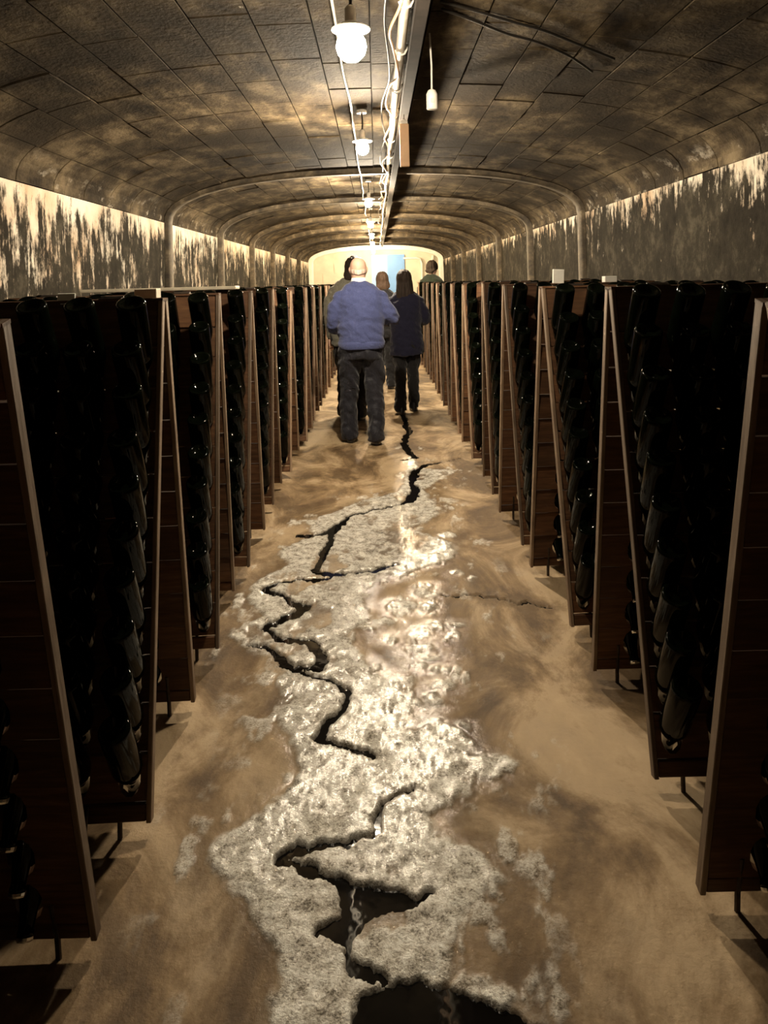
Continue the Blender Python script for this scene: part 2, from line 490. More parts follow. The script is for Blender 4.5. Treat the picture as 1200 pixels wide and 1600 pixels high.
def build_floor():
    xs = np.concatenate([np.linspace(-2.6, -1.0, 25)[:-1], np.arange(-1.0, 1.1, 0.0055), np.linspace(1.1, 2.6, 25)])
    ys = [-4.2, -3, -2, -1, 0, 0.6, 1.0, 1.2]
    y = 1.35
    while y < 26.2:
        ys.append(y); y *= 1.0036
    ys = np.array(ys + [26.4])
    X, Y = np.meshgrid(xs, ys)
    def wpt(p): return on_floor(p[0], p[1])
    # ragged coordinates
    wx = X + 0.06 * (fbm(X * 9, Y * 6, 11) - 0.5) + 0.034 * (fbm(X * 34, Y * 22, 12, 5) - 0.5)
    wy = Y + 0.10 * (fbm(X * 9, Y * 6, 21) - 0.5) + 0.05 * (fbm(X * 34, Y * 22, 22, 5) - 0.5)
    chan = np.full(X.shape, 9.0)
    for ch in CHANNELS:
        pts, ws = [], []
        for (px, py, w) in ch:
            p = wpt((px, py)); pts.append(p); ws.append(0.5 * w * p[1] / FPX * (1 + 0.22 * p[1]))
        chan = np.minimum(chan, seg_dist(wx, wy, pts, ws))
    for ck in CRACKS:
        pts = [wpt(p) for p in ck]
        chan = np.minimum(chan, seg_dist(wx, wy, pts, [0.0035] * len(pts)))
    for pl in POOLS:
        chan = np.minimum(chan, poly_sd(wx, wy, [wpt(p) for p in pl]))
    crust = poly_sd(wx, wy, [wpt(p) for p in CRUST_POLY])
    for (px, py, rx, ry) in GLINT_BLOBS:
        c = wpt((px, py)); e = wpt((px, py - ry))
        ax, ay = rx * c[1] / FPX, abs(e[1] - c[1])
        d = (np.hypot((wx - c[0]) / ax, (wy - c[1]) / ay) - 1) * min(ax, ay)
        crust = np.minimum(crust, d)
    holes = fbm(X * 7, Y * 5, 41, 5)
    cr = smooth(-crust, -0.010, 0.022) * (1 - 0.85 * smooth(holes, 0.58, 0.68))
    # scattered crumbs of crust outside the main tongue
    near = smooth(-crust, -0.28, 0.0)
    cr = np.maximum(cr, near * smooth(fbm(X * 13, Y * 7, 51, 6), 0.60, 0.72) * 0.75)
    deep = smooth(-chan, -0.007, 0.007)
    wet = np.clip(np.maximum(smooth(-crust + 0.25 * (fbm(X * 3.1, Y * 2.3, 91, 5) - 0.5), -0.20, 0.02), smooth(-chan, -0.10, 0.0)), 0, 1)
    film = smooth(-crust, -0.07, 0.03) * (0.12 + 0.88 * smooth(Y + 0.5 * (fbm(X * 5, Y * 3, 95) - 0.5), 1.8, 2.3))
    gut = -0.018 * np.exp(-((X + 0.02) / 0.35) ** 2)
    Z = gut + 0.010 * (fbm(X * 1.7, Y * 1.7, 71) - 0.5) * (1 - deep) + cr * (1 - deep) * (0.004 + 0.016 * (fbm(X * 24, Y * 18, 81, 5) - 0.4)) - 0.020 * deep
    inner = smooth(np.abs(X), 1.25, 0.95)
    Z = Z * np.where(np.abs(X) < 1.3, inner, 0.0)
    ny, nx = X.shape
    me = bpy.data.meshes.new('floor')
    co = np.stack([X, Y, Z], -1).reshape(-1, 3)
    idx = np.arange(ny * nx).reshape(ny, nx)
    q = np.stack([idx[:-1, :-1], idx[:-1, 1:], idx[1:, 1:], idx[1:, :-1]], -1).reshape(-1, 4)
    me.vertices.add(len(co)); me.vertices.foreach_set('co', co.ravel())
    me.loops.add(q.size); me.loops.foreach_set('vertex_index', q.ravel())
    me.polygons.add(len(q)); me.polygons.foreach_set('loop_start', np.arange(0, q.size, 4)); me.polygons.foreach_set('loop_total', np.full(len(q), 4))
    me.polygons.foreach_set('use_smooth', np.ones(len(q), bool))
    me.update(calc_edges=True)
    for nm, arr in (('crust', cr * (1 - deep)), ('bed', deep), ('wet', wet), ('film', film)):
        at = me.attributes.new(nm, 'FLOAT', 'POINT'); at.data.foreach_set('value', np.clip(arr, 0, 1).astype(np.float32).ravel())
    o = link('floor', me, None, FLOOR)
    tag(o, 'worn brown concrete cellar floor with a pale wet mineral crust down the aisle', kind='structure')
    # water lying in the runnels: a level sheet that follows the gutter's slow fall, split from the bed by real depth
    m = deep > 0.02
    keep = m[:-1, :-1] | m[:-1, 1:] | m[1:, 1:] | m[1:, :-1]
    ii, jj = np.nonzero(keep)
    quads = np.stack([idx[ii, jj], idx[ii, jj + 1], idx[ii + 1, jj + 1], idx[ii + 1, jj]], -1)
    used, inv = np.unique(quads, return_inverse=True)
    wz = (gut - 0.006).ravel()
    wv = np.stack([X.ravel()[used], Y.ravel()[used], wz[used]], -1)
    wm = mesh_np('gutter_water', wv.tolist(), inv.reshape(-1, 4).tolist(), True)
    w = link('gutter_water', wm, None, WATER)
    tag(w, 'black standing water zigzagging down the middle of the aisle', 'water', kind='stuff')
build_floor()

# walls --------------------------------------------------------------
def build_wall(name, sx, label):
    ys = np.arange(Y_BACK, Y_END + 0.3, 0.1); zs = np.linspace(0.0, SPRING, 23)
    Yg, Zg = np.meshgrid(ys, zs)
    off = 0.03 * (fbm(Yg * 1.3, Zg * 1.3, 5 if sx < 0 else 6) - 0.5)
    V, F = [], []
    ny = len(ys)
    for i in range(len(zs)):
        for j in range(ny):
            V.append((sx * (HALF_W + off[i, j] * (1 if 0 < i < 22 else 0)), ys[j], zs[i]))
    for i in range(len(zs) - 1):
        for j in range(ny - 1):
            q = [i * ny + j, i * ny + j + 1, (i + 1) * ny + j + 1, (i + 1) * ny + j]
            F.append(q if sx > 0 else q[::-1])
    o = link(name, mesh_np(name, V, F, True), None, WALL)
    tag(o, label, kind='structure')
build_wall('wall_left', -1, 'dark damp side wall streaked with white lime, left of the aisle')
build_wall('wall_right', 1, 'dark damp side wall with white lime near the vault, right of the aisle')

# ceiling: mortar shell with vault tiles -------------------------------
NS = 18
pts_out = arc_points(NS * 4, -0.03)
V, F = [], []
for yy in (Y_BACK, Y_END + 0.3):
    for p in pts_out: V.append((p[0], yy, p[1]))
n1 = len(pts_out)
for k in range(n1 - 1): F.append((k, k + 1, n1 + k + 1, n1 + k))
ceiling = link('ceiling', mesh_np('ceiling', V, F, True), None, MORTAR)
tag(ceiling, 'low barrel vault of sooty brown tiles over the cellar', kind='structure')
TILE_L, GAP = 0.56, 0.008
inner = arc_points(NS * 4, 0.0)
def tile_mesh(k, rnd=None):
    """curved tile of strip k, from y = 0 to TILE_L - GAP, face on the vault curve"""
    sub = inner[k * 4:k * 4 + 5]
    v, f = [], []
    def shr(i):                                   # leave half the joint on both long sides
        p = Vector(sub[i]); q = Vector(sub[1] if i == 0 else sub[3])
        if i in (0, 4): p = p + (q - p).normalized() * GAP * 0.5
        return p
    P = [shr(i) for i in range(5)]
    for i in range(5):
        t = (P[min(i + 1, 4)] - P[max(i - 1, 0)]).normalized()
        nrm = Vector((-t.y, t.x))                 # outwards
        if nrm.y < 0 and abs(nrm.y) > abs(nrm.x): nrm = -nrm
        if abs(nrm.x) >= abs(nrm.y) and nrm.x * P[i].x < 0: nrm = -nrm
        b = 0.004
        a, c = P[i], P[i] + nrm * 0.035
        e = P[i] + nrm * b
        v += [(a.x, b, a.y), (a.x, TILE_L - GAP - b, a.y), (e.x, 0, e.y), (e.x, TILE_L - GAP, e.y), (c.x, 0, c.y), (c.x, TILE_L - GAP, c.y)]
    for i in range(4):
        o, q = i * 6, i * 6 + 6
        f += [(o, o + 1, q + 1, q), (o, q, q + 2, o + 2), (o + 2, q + 2, q + 4, o + 4), (o + 1, o + 3, q + 3, q + 1), (o + 3, o + 5, q + 5, q + 3)]
    for o in (0, 24):
        f += [(o, o + 2, o + 3, o + 1), (o + 2, o + 4, o + 5, o + 3)]
    return v, f
tiles = [tile_mesh(k) for k in range(NS)]
tmesh = []
for k in range(NS):
    me = mesh_np('vault_tile', *tiles[k]); me.materials.append(VAULT); tmesh.append(me)
rv, rf = [], []
rr = random.Random(3)
for k in range(NS):
    y = Y_BACK - rr.random() * TILE_L
    while y < Y_END:
        proud = rr.uniform(-0.004, 0.005)
        if 2.5 < y < Y_ARCH - 0.1 + 0.2:
            o = link('vault_tile', tmesh[k], ceiling)
            o.location = (0, y, proud)
        else:
            b = len(rv)
            rv += [(p[0], p[1] + y, p[2] + proud) for p in tiles[k][0]]
            rf += [tuple(b + i for i in q) for q in tiles[k][1]]
        y += TILE_L
o = link('vault_tile_courses', mesh_np('vault_tile_courses', rv, rf), ceiling, VAULT)
o['kind'] = 'stuff'

# arches ---------------------------------------------------------------
def arch(name, y0, width, proud, mat, label):
    outer = [(-HALF_W - 0.02, 0.0)] + arc_points(64, -0.02) + [(HALF_W + 0.02, 0.0)]
    innr = [(-HALF_W + proud, 0.0)] + arc_points(64, proud) + [(HALF_W - proud, 0.0)]
    v, f = [], []
    for a, b in zip(outer, innr):
        bw = min(0.02, width * 0.2)
        m = Vector(b); mo = Vector(a); bev = m + (mo - m) * 0.25
        v += [(a[0], y0, a[1]), (bev.x, y0, bev.y), (b[0], y0 + bw, b[1]), (b[0], y0 + width - bw, b[1]), (bev.x, y0 + width, bev.y), (a[0], y0 + width, a[1])]
    for i in range(len(outer) - 1):
        for k in range(5):
            f.append((i * 6 + k, i * 6 + k + 1, i * 6 + 6 + k + 1, i * 6 + 6 + k))
    o = link(name, mesh_np(name, v, f, True), None, mat)
    tag(o, label, kind='structure')
ordw = ['first', 'second', 'third', 'fourth', 'fifth', 'sixth', 'seventh', 'eighth', 'ninth', 'tenth', 'eleventh', 'twelfth', 'thirteenth', 'fourteenth']
for i, yy in enumerate([8.2, 10.95, 13.7, 16.4, 19.1, 21.8]):
    arch('trim_%d' % (i + 1), yy, 0.15, 0.055 + 0.012 * i, TRIM, 'stone rib across the vault, %s from the camera' % ordw[i])
arch('trim_7', 25.6, 0.16, 0.16, WHITE_RIM, 'white painted arch rim around the end wall')

# end wall and wall behind ----------------------------------------------
def end_wall(name, y, mat, label):
    v = [(-HALF_W - 0.05, y, -0.05)] + [(p[0], y, p[1]) for p in arc_points(64, -0.05)] + [(HALF_W + 0.05, y, -0.05)]
    n = len(v)
    v += [(a, b + 0.1, c) for a, b, c in v]
    f = [tuple(range(n))[::-1], tuple(range(n, 2 * n))] + [(i, (i + 1) % n, n + (i + 1) % n, n + i) for i in range(n)]
    o = link(name, mesh_np(name, v, f), None, mat)
    tag(o, label, kind='structure')
    return o
ew = end_wall('wall_end', 25.95, PLASTER, 'cream block wall closing the far end of the cellar')
end_wall('wall_back', Y_BACK - 0.1, WALL, 'dark wall closing the cellar behind the viewer')
# block courses of the end wall
mbv = 0
rr = random.Random(5)
z = 0.0
row = 0
while z < 2.6:
    h = 0.36
    x = -2.25 + (0.0 if row % 2 else -0.4)
    while x < 2.2:
        x0, x1 = max(x, -2.22) + 0.012, min(x + 0.8, 2.22) - 0.012
        lim = 1.0
        if z + h > SPRING:
            lim = 0.0 if z + h > SPRING + 0.5 else 0.85
        if x1 - x0 > 0.15 and max(abs(x0), abs(x1)) < (2.25 if z + h <= SPRING else 1.75 if lim else 0) and not (x1 > -0.15 and x0 < 1.05):
            MB().box(((x0 + x1) / 2, 25.94, z + h / 2), (x1 - x0, 0.05, h - 0.024)).build('block', PLASTER, ew)
        x += 0.8
    z += h; row += 1
# blue double door in the end wall
dr = empty('door_1', (0.42, 25.9, 0.0))
tag(dr, 'tall blue double door in the cream end wall', kind='structure')
MB().box((-0.29, 0, 1.21), (0.56, 0.06, 2.42)).build('door_leaf', BLUE_A, dr, bevel=0.008)
MB().box((0.29, 0, 1.21), (0.56, 0.06, 2.42)).build('door_leaf', BLUE_B, dr, bevel=0.008)
MB().box((0.0, -0.035, 1.21), (0.05, 0.03, 2.40)).build('door_astragal', BLUE_B, dr)
MB().tube([(0.08, -0.04, 1.05), (0.08, -0.09, 1.05), (0.18, -0.09, 1.05)], 0.012).build('door_handle', IRON, dr)

# ------------------------------------------------------------------ riddling racks
P_LEN, P_T, COLS, ROWS, CP, RP = 1.44, 0.022, 6, 10, 0.137, 0.124
P_W = 0.885
ALPHA = math.radians(43.0)
Z_FOOT = 0.05
ROW0 = 0.212                    # first hole, measured down from the panel's top
def col_x(c, aisle):            # aisle: -1 or +1, the local side where the first column stands
    return aisle * (P_W / 2 - 0.062 - CP * c)
def plank_mesh(aisle):
    """one plank of a panel with six oval holes, origin at its centre"""
    H = RP - 0.006
    W = P_W - 0.03
    xs = sorted(col_x(c, aisle) for c in range(COLS))
    edges = [-W / 2] + [(a + b) / 2 for a, b in zip(xs, xs[1:])] + [W / 2]
    v, f = [], []
    N = 12
    yf, yb = -P_T / 2, P_T / 2
    def cell(x0, x1, cx):
        b = len(v)
        for yy in (yf, yb):
            for k in range(N):
                w = 2 * math.pi * (k + 0.5) / N
                c, s = math.cos(w), math.sin(w)
                # square outline
                hx = (x1 - cx) if c > 0 else (cx - x0)
                tt = min(hx / abs(c) if abs(c) > 1e-6 else 9, (H / 2) / abs(s) if abs(s) > 1e-6 else 9)
                v.append((cx + c * tt, yy, s * tt))
            for k in range(N):
                w = 2 * math.pi * (k + 0.5) / N
                v.append((cx + 0.031 * math.cos(w), yy, 0.049 * math.sin(w)))
        for k in range(N):
            k2 = (k + 1) % N
            f.append((b + k, b + k2, b + N + k2, b + N + k))
            f.append((b + 2 * N + k2, b + 2 * N + k, b + 3 * N + k, b + 3 * N + k2))
            f.append((b + N + k, b + N + k2, b + 3 * N + k2, b + 3 * N + k))
        # corners
        for (sx, sz) in ((1, 1), (-1, 1), (-1, -1), (1, -1)):
            X = x1 if sx > 0 else x0
            def nearest(kx):
                best = None
                for k in range(N):
                    p = v[b + k]
                    on_v = abs(p[0] - X) < 1e-5; on_h = abs(p[2] - sz * H / 2) < 1e-5
                    if (kx and on_v and p[2] * sz > 0) or ((not kx) and on_h and (p[0] - cx) * sx > 0):
                        d = math.hypot(p[0] - X, p[2] - sz * H / 2)
                        if best is None or d < best[0]: best = (d, k)
                return best[1]
            try:
                ka, kb = nearest(True), nearest(False)
            except TypeError:
                continue
            for yy, o2, rev in ((yf, 0, False), (yb, 2 * N, True)):
                v.append((X, yy, sz * H / 2))
                f.append((b + o2 + ka, len(v) - 1, b + o2 + kb))
    for i, cx in enumerate(xs): cell(edges[i], edges[i + 1], cx)
    # outer faces
    b = len(v)
    for yy in (yf, yb):
        v.extend([(-W / 2, yy, -H / 2), (W / 2, yy, -H / 2), (W / 2, yy, H / 2), (-W / 2, yy, H / 2)])
    for k in range(4):
        k2 = (k + 1) % 4
        f.append((b + k, b + k2, b + 4 + k2, b + 4 + k))
    me = mesh_np('plank', v, f)
    bm = bmesh.new(); bm.from_mesh(me)
    bmesh.ops.recalc_face_normals(bm, faces=bm.faces[:]); bm.to_mesh(me); bm.free()
    me.materials.append(WOOD)
    return me
PLANK = {-1: plank_mesh(-1), 1: plank_mesh(1)}
def shared(mb, name, mat, bevel=0.0):
    me = mb.mesh(name)
    if bevel:
        bm = bmesh.new(); bm.from_mesh(me)
        bmesh.ops.bevel(bm, geom=bm.edges[:], offset=bevel, segments=1, affect='EDGES', clamp_overlap=True)
        bm.to_mesh(me); bm.free()
    me.materials.append(mat)
    return me
STILE_ME = shared(MB().box((0, 0, P_LEN / 2), (0.014, 0.030, P_LEN)), 'stile', STILE, 0.002)
TOP_H = ROW0 - RP / 2
BOT_H = P_LEN - (ROW0 + RP * (ROWS - 0.5))
TOP_ME = shared(MB().box((0, 0, 0), (P_W - 0.03, P_T, TOP_H - 0.006)), 'top_board', WOOD, 0.003)
BOT_ME = shared(MB().box((0, 0, 0), (P_W - 0.03, P_T, BOT_H - 0.006)), 'bottom_board', WOOD, 0.003)
FOOT_ME = shared(MB().tube([(0, 0, 0.10), (0, 0, 0.0), (0, 0.008, -0.05)], 0.007, 8), 'foot', IRON)
HINGE_ME = shared(MB().box((0, 0, 0), (0.07, 0.05, 0.006)).tube([(-0.035, 0, 0.003), (0.035, 0, 0.003)], 0.006, 8), 'hinge', IRON)

def plank_centre_z(r): return P_LEN - (ROW0 + RP * r)
BOTTLES = []       # (side, rack number, face, row, column, world matrix)
RACKS = {}
def make_rack(side, num, xF, yF, xB, yB, label, seed):
    rr = random.Random(seed)
    xa = (xF + xB) / 2                       # aisle edge
    sx = 1 if side == 'right' else -1
    base = yB - yF
    half = base / 2
    yaw = math.atan2(-(xB - xF), base) * 0.6
    root = empty('riddling_rack', (xa + sx * P_W / 2, (yF + yB) / 2, 0.0), yaw)
    tag(root, label, 'rack', 'wooden riddling racks along the aisle')
    lean = math.asin((half - 0.018) / P_LEN)
    Rroot = Matrix.Translation(root.location) @ Matrix.Rotation(yaw, 4, 'Z')
    for face in ('front', 'back'):
        # panel frame: local x across, z up the panel, -y the outer side with the bottles
        if face == 'front':
            M = Matrix.Translation((0, -half, Z_FOOT)) @ Matrix.Rotation(-lean, 4, 'X')
            aisle = -sx
        else:
            M = Matrix.Translation((0, half, Z_FOOT)) @ Matrix.Rotation(math.pi, 4, 'Z') @ Matrix.Rotation(-lean, 4, 'X')
            aisle = -sx                       # rotated half a turn: the columns sit half a step further from the aisle
        panel = link(face + '_panel', PANEL_ME, root)
        panel.matrix_local = M
        for s in (-1, 1):
            st = link('stile', STILE_ME, panel); st.location = (s * (P_W / 2 - 0.007), 0, 0)
            ft = link('foot', FOOT_ME, panel); ft.location = (s * (P_W / 2 - 0.09), 0.008, 0.004)
        for r in range(ROWS):
            pk = link('plank', PLANK[aisle], panel)
            pk.location = (0, 0, plank_centre_z(r)); pk.rotation_euler = (math.radians(rr.uniform(2.0, 4.0)), 0, 0)
        t = link('top_board', TOP_ME, panel); t.location = (0, 0, P_LEN - TOP_H / 2)
        t = link('bottom_board', BOT_ME, panel); t.location = (0, 0, BOT_H / 2)
        for r in range(ROWS):
            for c in range(COLS):
                a = ALPHA + math.radians(rr.uniform(-1.6, 1.6))
                d = Vector((math.sin(math.radians(rr.uniform(-1.5, 1.5))), -math.sin(a), math.cos(a))).normalized()
                hole = Vector((col_x(c, aisle), 0, plank_centre_z(r)))
                o = hole - d * (BOT_LEN - HOLE_T) + Vector((0, 0, 0))
                rot = d.to_track_quat('Z', 'Y').to_matrix().to_4x4() @ Matrix.Rotation(rr.uniform(0, 6.28), 4, 'Z')
                W = Rroot @ M @ Matrix.Translation(o) @ rot
                BOTTLES.append((side, num, face, r, c, W))
    for s in (-1, 1):
        h = link('hinge', HINGE_ME, root); h.location = (s * 0.28, 0, Z_FOOT + P_LEN * math.cos(lean) + 0.004)
    RACKS[(side, num)] = root
    return root
PANEL_ME = shared(MB().box((0, 0.0, P_LEN - 0.004), (P_W, 0.031, 0.008)), 'panel_cap_rail', WOOD)
BOT_LEN, HOLE_T = 0.312, 0.237           # bottle length, and how far from its base the panel holds it

# feet read off the floor: (front px, back px) of the aisle corner, per rack
FEET = {
 'left': [None, ((240, 1290), (300, 1098)), ((346, 1019), (361, 926)), ((391, 886), (414, 827)), ((429, 789), (440, 755)), ((457, 738), (467, 704))],
 'right': [None, ((1020, 1215), (925, 1045)), ((893, 975), (823, 882)), ((816, 850), (776, 798)), ((768, 773), (755, 744)), ((737, 717), (721, 690))]}
BACK0 = {'left': (155, 1460), 'right': (1090, 1390)}
for side in ('left', 'right'):
    spec = []
    bx, by = on_floor(*BACK0[side], Z_FOOT)
    spec.append((bx, by - 0.74, bx, by))
    for fpx, bpx in FEET[side][1:]:
        f, b = on_floor(*fpx, Z_FOOT), on_floor(*bpx, Z_FOOT)
        spec.append((f[0], f[1], b[0], b[1]))
    rr = random.Random(17 if side == 'left' else 18)
    y = spec[-1][3]
    x_end = -0.68 if side == 'left' else 0.735
    while len(spec) < 13:
        gap, bs = rr.uniform(0.33, 0.40), rr.uniform(0.58, 0.64)
        x = x_end + rr.uniform(-0.015, 0.015)
        spec.append((x, y + gap, x + rr.uniform(-0.01, 0.01), y + gap + bs))
        y += gap + bs
    for i, s in enumerate(spec):
        lab = 'dark wooden A-frame rack full of bottles, %s from the camera on the %s' % (ordw[i], side)
        make_rack(side, i, *s, lab, 100 * i + (1 if side == 'left' else 2))

# bottles --------------------------------------------------------------
def bottle_profile():
    # z = 0 is the tip of the neck, z = BOT_LEN the base
    base = [(0.0, 0.012), (0.019, 0.018), (0.030, 0.0015), (0.0365, 0.0), (0.0398, 0.0018), (0.0415, 0.0055), (0.0422, 0.012), (0.0422, 0.172), (0.0405, 0.190), (0.036, 0.207), (0.030, 0.222),
            (0.0245, 0.238), (0.0195, 0.258), (0.0165, 0.280), (0.0155, 0.292), (0.0175, 0.294), (0.0175, 0.302), (0.0155, 0.303), (0.0150, 0.308)]
    return [(max(r, 0.0005), BOT_LEN - t) for r, t in base][::-1]
def bottle_mesh(n, thin=False):
    pr = bottle_profile()
    if thin: pr = [pr[i] for i in (0, 3, 6, 8, 9, 11, 12, 13, 14, 15, 16, 18)]
    me = MB().lathe(pr, n).mesh('wine_bottle', True)
    me.materials.append(GLASS)
    return me
def cap_mesh(n=12):
    me = MB().lathe([(0.0172, 0.010), (0.0190, 0.009), (0.0185, 0.004), (0.0170, 0.0005), (0.010, -0.001), (0.0005, -0.001)][::-1], n).mesh('crown_cap', False)
    me.materials.append(CAP)
    return me
B_ME, CAP_ME = bottle_mesh(20), cap_mesh(14)
SEEN = {   # bottles that show largest: (side, rack, face, column) -> rows
    ('left', 0, 'back', 5): '56789',
    ('left', 1, 'back', 2): '0',
    ('left', 1, 'back', 3): '05',
    ('left', 1, 'back', 4): '0',
    ('left', 1, 'back', 5): '789',
    ('left', 1, 'front', 0): '0123456789',
    ('left', 1, 'front', 1): '0123456789',
    ('left', 1, 'front', 2): '0123456789',
    ('left', 2, 'back', 0): '0',
    ('left', 2, 'front', 0): '0123456789',
    ('left', 2, 'front', 1): '0123',
    ('left', 2, 'front', 3): '0',
    ('left', 2, 'front', 5): '0',
    ('left', 3, 'back', 0): '0',
    ('left', 3, 'back', 5): '9',
    ('left', 3, 'front', 0): '0123456789',
    ('left', 3, 'front', 1): '0',
    ('left', 3, 'front', 4): '0',
    ('left', 4, 'front', 0): '0123456789',
    ('left', 4, 'front', 1): '0',
    ('left', 5, 'front', 0): '0123456789',
    ('left', 6, 'front', 0): '0123456789',
    ('left', 7, 'front', 0): '0123456789',
    ('left', 8, 'back', 5): '0',
    ('left', 8, 'front', 0): '01239',
    ('left', 9, 'front', 0): '0123456789',
    ('left', 9, 'front', 2): '0',
    ('left', 10, 'front', 0): '0',
    ('left', 11, 'back', 1): '0',
    ('left', 11, 'front', 0): '0',
    ('left', 11, 'front', 3): '0',
    ('left', 11, 'front', 4): '0',
    ('right', 0, 'back', 5): '789',
    ('right', 1, 'back', 2): '0',
    ('right', 1, 'back', 3): '0',
    ('right', 1, 'back', 4): '3',
    ('right', 1, 'back', 5): '0123456789',
    ('right', 1, 'front', 0): '0123456789',
    ('right', 1, 'front', 1): '0123456789',
    ('right', 1, 'front', 2): '01234',
    ('right', 1, 'front', 3): '0',
    ('right', 2, 'back', 1): '0',
    ('right', 2, 'back', 2): '0',
    ('right', 2, 'back', 4): '6',
    ('right', 2, 'back', 5): '0123456789',
    ('right', 2, 'front', 0): '0123456789',
    ('right', 2, 'front', 1): '01234567',
    ('right', 2, 'front', 2): '0',
    ('right', 2, 'front', 3): '0',
    ('right', 2, 'front', 4): '0',
    ('right', 2, 'front', 5): '0',
    ('right', 3, 'back', 2): '0',
    ('right', 3, 'back', 3): '0',
    ('right', 3, 'back', 5): '8',
    ('right', 3, 'front', 0): '0123456789',
    ('right', 3, 'front', 1): '0',
    ('right', 3, 'front', 3): '0',
    ('right', 3, 'front', 4): '0',
    ('right', 3, 'front', 5): '0',
    ('right', 4, 'back', 5): '0',
    ('right', 4, 'front', 0): '0123456789',
    ('right', 4, 'front', 1): '0',
    ('right', 4, 'front', 2): '0',
    ('right', 4, 'front', 3): '0',
    ('right', 4, 'front', 4): '0',
    ('right', 4, 'front', 5): '0',
    ('right', 5, 'front', 0): '0123456789',
    ('right', 6, 'back', 3): '0',
    ('right', 6, 'front', 0): '0123456789',
    ('right', 6, 'front', 2): '0',
    ('right', 7, 'back', 3): '0',
    ('right', 7, 'front', 0): '0129',
    ('right', 8, 'back', 3): '0',
    ('right', 8, 'front', 0): '019',
    ('right', 8, 'front', 3): '0',
    ('right', 9, 'back', 2): '0',
    ('right', 9, 'front', 0): '012345',
    ('right', 10, 'back', 2): '0',
    ('right', 10, 'back', 4): '0',
    ('right', 10, 'front', 0): '456789',
    ('right', 10, 'front', 2): '0',
    ('right', 10, 'front', 3): '0',
    ('right', 11, 'back', 3): '0',
    ('right', 11, 'back', 4): '0',
    ('right', 11, 'front', 3): '0',
    ('right', 12, 'front', 0): '01',
}
INDIVIDUAL = {(s, n, f, int(r), c) for (s, n, f, c), rows in SEEN.items() for r in rows}
low, lowcap = bottle_mesh(10, True), cap_mesh(7)
def arrays(me):
    v = np.empty(len(me.vertices) * 3); me.vertices.foreach_get('co', v)
    return v.reshape(-1, 3), [tuple(p.vertices) for p in me.polygons]
lv, lf = arrays(low); cv, cf = arrays(lowcap)
RV, RF, CV, CF = [], [], [], []
roww = ['top'] + [w for w in ordw[1:9]] + ['lowest']
for (s, n, f, r, c, W) in BOTTLES:
    if (s, n, f, r, c) in INDIVIDUAL:
        o = link('wine_bottle', B_ME); o.matrix_world = W
        tag(o, 'dark bottle, %s row, %s column from the aisle, %s of %s rack on %s' % (roww[r], ordw[c], f, ordw[n], s), 'bottle', 'dark bottles neck down in the riddling racks')
        k = link('crown_cap', CAP_ME, o); k['label'] = 'shiny metal crown cap'
    else:
        A = np.array(W)
        b = sum(len(x) for x in RV) if False else len(RV) * len(lv)
        RV.append(lv @ A[:3, :3].T + A[:3, 3]); RF += [tuple(b + i for i in q) for q in lf]
        b = len(CV) * len(cv)
        CV.append(cv @ A[:3, :3].T + A[:3, 3]); CF += [tuple(b + i for i in q) for q in cf]
me = mesh_np('wine_bottles', np.concatenate(RV).tolist(), RF, True); me.materials.append(GLASS)
rest = link('wine_bottles', me)
tag(rest, 'dark bottles massed neck down in the racks further back', 'bottle', kind='stuff')
me = mesh_np('crown_caps', np.concatenate(CV).tolist(), CF, False); me.materials.append(CAP)
caps = link('crown_caps', me, rest); caps['kind'] = 'stuff'

# ------------------------------------------------------------------ lamps and what hangs from the vault
bulb_mats = {}
def ceil_z(x): 
    return SPRING + RISE * (1 - (abs(x) / HALF_W) ** EXPO) ** (1 / EXPO)
def lamp(i, x, y, z, r, e):
    t = empty('pendant_lamp', (x, y, z))
    names = ['bare glowing bulb on a cable, nearest the camera', 'glowing bulb level with the peach panel, second along the vault']
    lab = names[i] if i < 2 else 'glowing bulb under the vault, %s from the camera' % ordw[i]
    tag(t, lab, 'lamp', 'bulbs along the vault')
    if e not in bulb_mats: bulb_mats[e] = mat_emit('bulb_glow', LAMP_COL if i < 3 else LAMP_WARM, LAMP_E * e)
    prof = [(0.0005, -r * 1.05), (r * 0.5, -r * 0.92), (r * 0.86, -r * 0.55), (r, -r * 0.05), (r * 0.92, r * 0.4), (r * 0.68, r * 0.85), (r * 0.42, r * 1.3), (r * 0.34, r * 1.6)]
    MB().lathe(prof, 14).build('bulb', bulb_mats[e], t, True)
    s0 = r * 1.6
    MB().lathe([(0.019, s0), (0.021, s0 + 0.005), (0.021, s0 + 0.05), (0.012, s0 + 0.06)], 12).build('socket', WHITE_PL, t, True)
    MB().lathe([(0.019, r * 1.2), (0.070, r * 1.06), (0.072, r * 1.14), (0.024, r * 1.6), (0.020, r * 1.62)], 20).build('shade_plate', WHITE_PL, t)  # plate widened beyond the collar to keep bulb light off the vault
    zc = ceil_z(x) - z
    MB().tube([(0, 0, s0 + 0.055), (0.004, 0.004, (s0 + zc) / 2), (0, 0, zc - 0.004)], 0.006, 8).build('cable', BLACK_CABLE, t, True)
    MB().lathe([(0.035, zc - 0.028), (0.038, zc - 0.024), (0.038, zc - 0.006)], 14).build('ceiling_rose', WHITE_PL, t)
for i, L in enumerate(LAMPS): lamp(i, *L)

